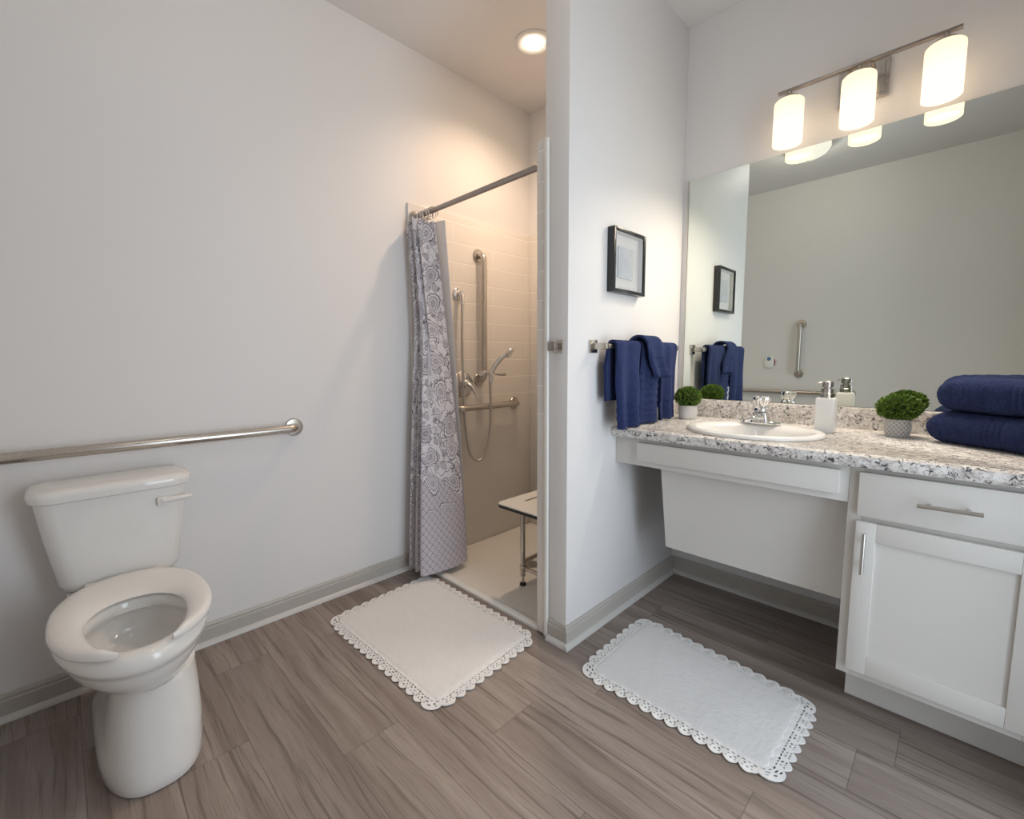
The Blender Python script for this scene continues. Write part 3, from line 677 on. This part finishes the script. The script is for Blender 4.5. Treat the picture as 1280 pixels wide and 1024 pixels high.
# ------------------------------------------------------------------ folded navy towels on the counter
def folded(name, base, ang, ln_, dp, ht, seed, label, bandu, squash=0):
    o3 = Vector(base); ux = Vector((math.cos(ang), math.sin(ang), 0)); vx = Vector((-math.sin(ang), math.cos(ang), 0))
    nu, nv = 110, 80; rings = []; rn = random.Random(seed); off = Vector((rn.random()*9, rn.random()*9, 0))
    for i in range(nu+1):
        f = i/nu; u = f*ln_; e = min(u, ln_-u); k = min(1, e/.045); endk = math.sqrt(max(0, 1-(1-k)**2)); endk = max(.03, endk)
        ring = []
        for j in range(nv):
            a = 2*PI*j/nv; c, s_ = math.cos(a), math.sin(a)
            hh = ht/2*(endk**.8); y = (dp/2-(1-endk)*.02)*math.copysign(abs(c)**.62, c); z = hh*math.copysign(abs(s_)**.72, s_)
            y += -.010*(s_ > 0)*abs(s_)*(c < 0)*squash
            d = .004*noise.noise(Vector((u*14, y*14, z*14))+off)+.0022*noise.noise(Vector((u*70, y*70, z*70))+off)+.0016*noise.noise(Vector((u*160, y*160, z*160)))
            if bandu[0] < u < bandu[1]:
                ph_ = (u-bandu[0])/(bandu[1]-bandu[0]); d = -.0035+.0026*abs(math.cos(ph_*PI*4))
            g = 1
            if c < -.5 and abs(s_) < .16 and False: d -= .006
            q = o3+ux*u+vx*(dp/2+y+(-d if c < 0 else d)*abs(c))+Vector((0, 0, ht/2+z+d*s_*g))
            q.z = max(q.z, base[2])
            ring.append(q)
        rings.append(ring)
    o = MB().add_faces(rings, True, True, True).build(name, M['terry'], angle=80); return tag(o, label, 'towel')
TA = math.radians(-35)
folded('folded_towel', (2.035, .725, ZC+.001), TA, .36, .19, .108, 3, 'lower folded navy bath towel lying directly on the counter', (.165, .225))
folded('folded_towel', (2.055, .715, ZC+.108), TA+.02, .345, .185, .112, 5, 'upper folded navy bath towel on top of the other', (.20, .26), 1)

# ------------------------------------------------------------------ mirror, vanity light
mr = thing('mirror', (1.78, D, .96), 'large frameless wall mirror above the vanity counter', 'mirror')
bx(1.092, XR-.01, D-.006, D-.0005, ZC+.0895, 2.032).build('glass', M['mirror'], mr, smooth=False)
bx(1.087, 1.0918, D-.010, D-.0005, ZC+.0875, 2.033).build('edge_channel', M['steel'], mr)
vl = thing('vanity_light', (1.77, D, 2.2), 'three-shade brushed nickel vanity light glowing above the mirror', 'light fixture')
LX = (1.541, 1.770, 2.003); LY, BZ = .833, 2.236
w = MB(); w.box(1.692, 1.850, D-.022, D-.0005, 2.135, 2.272, bev=.003); w.box(1.705, 1.837, D-.027, D-.0215, 2.148, 2.259, bev=.003); w.build('backplate', M['nickel'], vl)
w = MB(); w.box(1.500, 2.042, LY-.011, LY+.011, BZ-.004, BZ+.004, bev=.001)
for x in (1.735, 1.805): w.tube([(x, D-.025, 2.21), (x, .87, BZ-.003), (x, LY, BZ-.003)], .006, 12)
w.build('arm_bar', M['dark_nickel'], vl)
for x in LX:
    MB().lathe([(.0005, .015), (.008, .015), (.008, 0), (.022, -.004), (.034, -.012), (.036, -.0215), (.0005, -.0215)], (x, LY, BZ-.016), seg=28).build('socket', M['nickel'], vl)
    sh_ = MB().lathe([(.026, 2.1975), (.047, 2.1965), (.0525, 2.191), (.0535, 2.18), (.0535, 2.03), (.0515, 2.028), (.0515, 2.18), (.049, 2.189), (.026, 2.194)], (x, LY, 0), seg=40)
    sh_.build('lamp_shade', M['shade'], vl, label='frosted glass shade, lit')
    lamp('bulb_light', 'AREA', (x, LY, 2.045), VANITY_W, (1, .86, .70), vl, shape='DISK', size=.09)
dm = thing('ceiling_light', (1.18, -.87, H), 'round dome ceiling light seen at the top of the mirror', 'light fixture')
MB().lathe([(.0005, -.0005), (.15, -.0005), (.155, -.01), (.15, -.022), (.0005, -.022)], (1.18, -.87, H), seg=48).build('canopy', M['nickel'], dm)
MB().lathe([(.145, -.0225), (.144, -.04), (.125, -.07), (.085, -.092), (.04, -.102), (.0005, -.104)], (1.18, -.87, H), seg=48).build('glass_dome', M['dome'], dm, label='frosted glass dome, lit')
MB().lathe([(.0005, -.104), (.008, -.104), (.009, -.112), (.005, -.12), (.0005, -.121)], (1.18, -.87, H), seg=16).build('finial', M['nickel'], dm)
lamp('dome_light', 'POINT', (1.18, -.87, H-.065), DOME_W, (1, .90, .78), dm, shadow_soft_size=.035)

# ------------------------------------------------------------------ picture, call button
pf = thing('picture_frame', (XP, .378, 1.43), 'black shadow-box frame with embossed white square above towels', 'picture')
y0, y1, z0, z1, ft, fd = .253, .505, 1.428, 1.686, .014, .034
w = MB(); X0 = XP+.0005
w.box(X0, X0+fd, y0, y0+ft, z0, z1, bev=.002); w.box(X0, X0+fd, y1-ft, y1, z0, z1, bev=.002); w.box(X0, X0+fd, y0+ft, y1-ft, z0, z0+ft, bev=.002); w.box(X0, X0+fd, y0+ft, y1-ft, z1-ft, z1, bev=.002)
w.build('frame', M['frameblk'], pf, angle=30)
bx(X0, X0+.005, y0+ft-.002, y1-ft+.002, z0+ft-.002, z1-ft+.002).build('backing', M['paper'], pf)
w = MB(); a_, b_, c_, d_ = y0+ft-.0004, y1-ft+.0004, z0+ft-.0004, z1-ft+.0004
for q in ((a_, a_+.004, c_, d_), (b_-.004, b_, c_, d_), (a_+.004, b_-.004, c_, c_+.004), (a_+.004, b_-.004, d_-.004, d_)): w.box(X0+.005, X0+fd-.0085, *q)
w.build('mat_liner', M['paper'], pf, smooth=False)
w = MB(); yc, zc = .376, 1.556
for h, d0, d1 in ((.058, .0055, .014), (.047, .0145, .016), (.034, .0165, .018), (.020, .0185, .020), (.010, .0205, .0215)):
    w.box(X0+d0-.0006, X0+d1, yc-h, yc+h, zc-h*1.1, zc+h*1.1, bev=.001)
w.build('embossed_square', M['relief'], pf, angle=30)
bx(X0+fd-.008, X0+fd-.006, y0+ft-.002, y1-ft+.002, z0+ft-.002, z1-ft+.002).build('glass_pane', M['glass'], pf, smooth=False)
cbn = thing('call_button', (.765, YB, 1.12), 'small white call button with blue centre seen in the mirror', 'call button')
w = MB(); w.add_faces([[(.765+x*k, YB+dy, 1.125+z*k) for x, z in rr(0, 0, .042, .06, .036, 8)] for k, dy in ((1, .0005), (1, .014), (.93, .02), (.8, .022))], True, True, True); w.build('case', M['ceramic'], cbn)
MB().lathe([(.0005, .0215), (.019, .0215), (.017, .025), (.0005, .026)], (.765, YB, 1.155), 'y', 24).build('button', M['blue'], cbn, label='blue round button')
MB().tube([(.812, YB+.008, 1.15), (.814, YB+.01, 1.12), (.813, YB+.012, 1.095)], .004, 8).build('pull_tab', M['red'], cbn, label='red pull tab')

# ------------------------------------------------------------------ towel bar and hanging towels
BX = XP+.062; BZT = 1.204
tb = thing('towel_bar', (XP, .46, BZT), 'square nickel towel bar on the partition wall', 'towel bar')
bx(BX-.005, BX+.005, .15, .775, BZT-.009, BZT+.009, bev=.001).build('rail', M['nickel'], tb)
for y in (.158, .767):
    w = MB(); w.box(X0, XP+.008, y-.026, y+.026, BZT-.026, BZT+.026, bev=.002); w.box(XP+.007, BX+.008, y-.012, y+.012, BZT-.012, BZT+.012, bev=.002); w.build('bracket', M['nickel'], tb)
def hang(y0, y1, zf, zb, off, thick, label, amp=.004, waves=2.2, flare=0, ribs=None, skew=0, seed=0, fringe=0, top=0, name='hand_towel', yb=None):
    nu, nv = 60, 110; P = []; Rb = .0125+off; zt = BZT+.002+top
    Lf, Lb, La = zt-zf, zt-zb, PI*Rb
    for i in range(nu):
        f = i/(nu-1); row = []
        for j in range(nv):
            s_ = (Lf+La+Lb)*j/(nv-1)
            if s_ < Lf: x = BX+Rb; z = zf+s_; n_ = 1; h = (zt-z)/Lf
            elif s_ < Lf+La: a = (s_-Lf)/Rb; x = BX+Rb*math.cos(a); z = zt+Rb*math.sin(a); n_ = math.cos(a); h = 0
            else: x = BX-Rb; z = zt-(s_-Lf-La); n_ = -1; h = (zt-z)/max(Lf, Lb)
            fa, fb_ = (y0, y1) if n_ > 0 or yb is None else (y0+(yb[0]-y0)*min(1, h*4), y1+(yb[1]-y1)*min(1, h*4))
            y = fa+(fb_-fa)*f+(f-.5)*flare*h+skew*h
            wv = amp*(.25+h)*math.sin(f*waves*2*PI+seed)+.0035*noise.noise(Vector((y*22, z*9, seed*3.1)))+.0012*noise.noise(Vector((y*120, z*120, seed)))
            if ribs and n_ > 0 and ribs[0] < z < ribs[1]: wv += .0032*math.sin((z-ribs[0])/(ribs[1]-ribs[0])*ribs[2]*2*PI)*(.6+.4*math.sin(f*30))
            if n_ > 0 and ribs is None and zf+.035 < z < zf+.085: wv -= .0025-.001*math.cos((z-zf)*900)
            ed_ = max(0, 1-min(f, 1-f)/.14)
            x += max(wv, -.012)*(1 if n_ > 0 else .2*n_)-(.009*ed_**2 if n_ > 0 else -.004*ed_**2)*min(1, h*3)
            x = max(x, XP+.006+thick/2)
            if fringe and j in (0, nv-1): z += .004*math.sin(i*2.4)
            row.append(Vector((x, y, z)))
        P.append(row)
    o = MB().sheet(P, thick).build(name, M['terry'], angle=80); return tag(o, label, 'towel')
hang(.205, .386, .868, .985, .006, .012, 'leftmost navy towel on the bar, hanging lowest in front', amp=.013, waves=1.4, seed=.6, yb=(.175, .36), flare=-.02, skew=.01)
hang(.578, .728, .876, .93, .006, .012, 'rightmost plain navy towel on the bar nearest the mirror', amp=.012, waves=1.7, seed=2.2, fringe=1)
hang(.412, .566, .874, .93, .006, .012, 'middle ribbed navy towel on the bar under the draped washcloth', amp=.010, waves=1.0, seed=4, ribs=(.90, 1.12, 7), fringe=1)
# washcloth thrown over the middle towel, its corner turned down to the right
hang(.402, .535, 1.075, 1.10, .033, .009, 'small navy washcloth with fringed end draped over the ribbed towel', amp=.008, waves=1.2, seed=1.1, skew=.075, fringe=1, name='washcloth', top=0)

# ------------------------------------------------------------------ bath mats with crochet borders
def mat(corners, label, nx, ny, seed):
    """corners: near-left, near-right, far-right, far-left outer corners"""
    A, B, C_, D_ = [Vector((*c, 0)) for c in corners]
    w0 = ((B-A).length+(C_-D_).length)/2; h0 = ((D_-A).length+(C_-B).length)/2
    def mp(x, y, z): # local metres -> world
        u, v = x/w0, y/h0; q = A.lerp(B, u).lerp(D_.lerp(C_, u), v)
        return Vector((q.x+.004*noise.noise(Vector((x*6, y*6, seed))), q.y+.004*noise.noise(Vector((x*6+5, y*6, seed))), z+.0025*(1+noise.noise(Vector((x*5, y*5, seed+3))))))
    root = thing('bath_mat', ((A+C_)/2), label, 'bath mat')
    bw = .047
    nxg, nyg = 150, 110; g = []; base = []
    for i in range(nxg+1):
        row = []
        for j in range(nyg+1):
            x = bw+(w0-2*bw)*i/nxg; y = bw+(h0-2*bw)*j/nyg; e = min(x-bw, w0-bw-x, y-bw, h0-bw-y)
            # round the corners
            rc = .03; cx = min(max(x, bw+rc), w0-bw-rc); cy = min(max(y, bw+rc), h0-bw-rc); dv = Vector((x-cx, y-cy))
            if dv.length > rc: dv = dv.normalized()*rc; x, y = cx+dv.x, cy+dv.y
            k = max(0, min(1, e/.018)); z = .003+.0055*math.sqrt(1-(1-k)**2)+(.0009*noise.noise(Vector((x*95, y*95, seed)))+.0006*noise.noise(Vector((x*30, y*30, seed)))+.0007*noise.noise(Vector((x*210, y*210, seed))))*k
            row.append(mp(x, y, max(.0025, z)))
        g.append(row)
    w = MB(); vs = [[w.bm.verts.new(p) for p in row] for row in g]; lw = [[None]*(nyg+1) for _ in range(nxg+1)]
    for i in range(nxg):
        for j in range(nyg): w.bm.faces.new((vs[i][j], vs[i+1][j], vs[i+1][j+1], vs[i][j+1]))
    w.build('pile', M['rug'], root, recalc=False, label='tufted white centre')
    # border path (rounded rectangle), arc-length parametrised
    rc = .03; L1, L2 = w0-2*bw-2*rc, h0-2*bw-2*rc; qa = PI/2*rc
    segs = [('l', (bw+rc, bw), (1, 0), (0, -1), L1), ('a', (w0-bw-rc, bw+rc), -90, 0, qa), ('l', (w0-bw, bw+rc), (0, 1), (1, 0), L2), ('a', (w0-bw-rc, h0-bw-rc), 0, 0, qa),
            ('l', (w0-bw-rc, h0-bw), (-1, 0), (0, 1), L1), ('a', (bw+rc, h0-bw-rc), 90, 0, qa), ('l', (bw, h0-bw-rc), (0, -1), (-1, 0), L2), ('a', (bw+rc, bw+rc), 180, 0, qa)]
    tot = sum(s_[4] for s_ in segs)
    def at(s_, t_):
        s_ %= tot
        for kd, p, a, b, L_ in segs:
            if s_ <= L_+1e-9:
                if kd == 'l': return p[0]+a[0]*s_+b[0]*t_, p[1]+a[1]*s_+b[1]*t_
                an_ = math.radians(a)+s_/rc; return p[0]+math.cos(an_)*(rc+t_), p[1]+math.sin(an_)*(rc+t_)
            s_ -= L_
        return at(0, t_)
    N = round(tot/.046); pit = tot/N; w = MB()
    for k in range(N):
        b = bmesh.new(); loops = []
        def loop(pts):
            v_ = [b.verts.new((x, y, 0)) for x, y in pts]; return [b.edges.new((v_[i], v_[(i+1) % len(v_)])) for i in range(len(v_))]
        outl = [(x, -.004) for x in (0, .25, .5, .75, 1)]
        outl += [(1, y) for y in (.008, .018, .029)]
        for a in range(1, 12):
            f = 1-a/12; outl.append((f, .030+.0165*math.sin(PI*f)**.8))
        outl += [(0, y) for y in (.029, .018, .008)]
        ed = loop(outl)
        holes = [(.17, .010, .12, .0030), (.50, .010, .12, .0030), (.83, .010, .12, .0030), (.30, .0195, .11, .0032), (.70, .0195, .11, .0032), (.5, .029, .09, .0034), (.22, .029, .07, .0028), (.78, .029, .07, .0028)]
        for hx, hy, ra, rb in holes:
            ra *= .8+.4*random.random(); rb *= .7+.5*random.random(); tw = random.uniform(-.5, .5)
            ed += loop([(hx+ra*math.cos(a), hy+rb*math.sin(a)+tw*.002*math.cos(a)) for a in (2*PI*q/8 for q in range(8))])
        bmesh.ops.triangle_fill(b, use_beauty=True, edges=ed, use_dissolve=False)
        ex = bmesh.ops.extrude_face_region(b, geom=b.faces[:]); vv = [v for v in ex['geom'] if isinstance(v, bmesh.types.BMVert)]
        for v in vv: v.co.z = 1
        for v in b.verts:
            x, y = at((k+v.co.x)*pit, v.co.y); f = max(0, min(1, v.co.y/.046))
            zt = .0065-.003*f+.0012*math.sin(v.co.x*PI*2)
            v.co = mp(x, y, zt if v.co.z > .5 else .0012)
        w.join(b)
    w.build('crochet_border', M['crochet'], root, angle=50, label='open crochet edging with scalloped rim')
mat([(.190, -.618), (.995, -.595), (.962, -.032), (.148, -.030)], 'white bath mat with crochet edge in front of the shower', 0, 0, 1.0)
mat([(1.178, -.100), (1.862, -.095), (1.872, .345), (1.170, .415)], 'white bath mat with crochet edge in front of the vanity', 0, 0, 5.0)
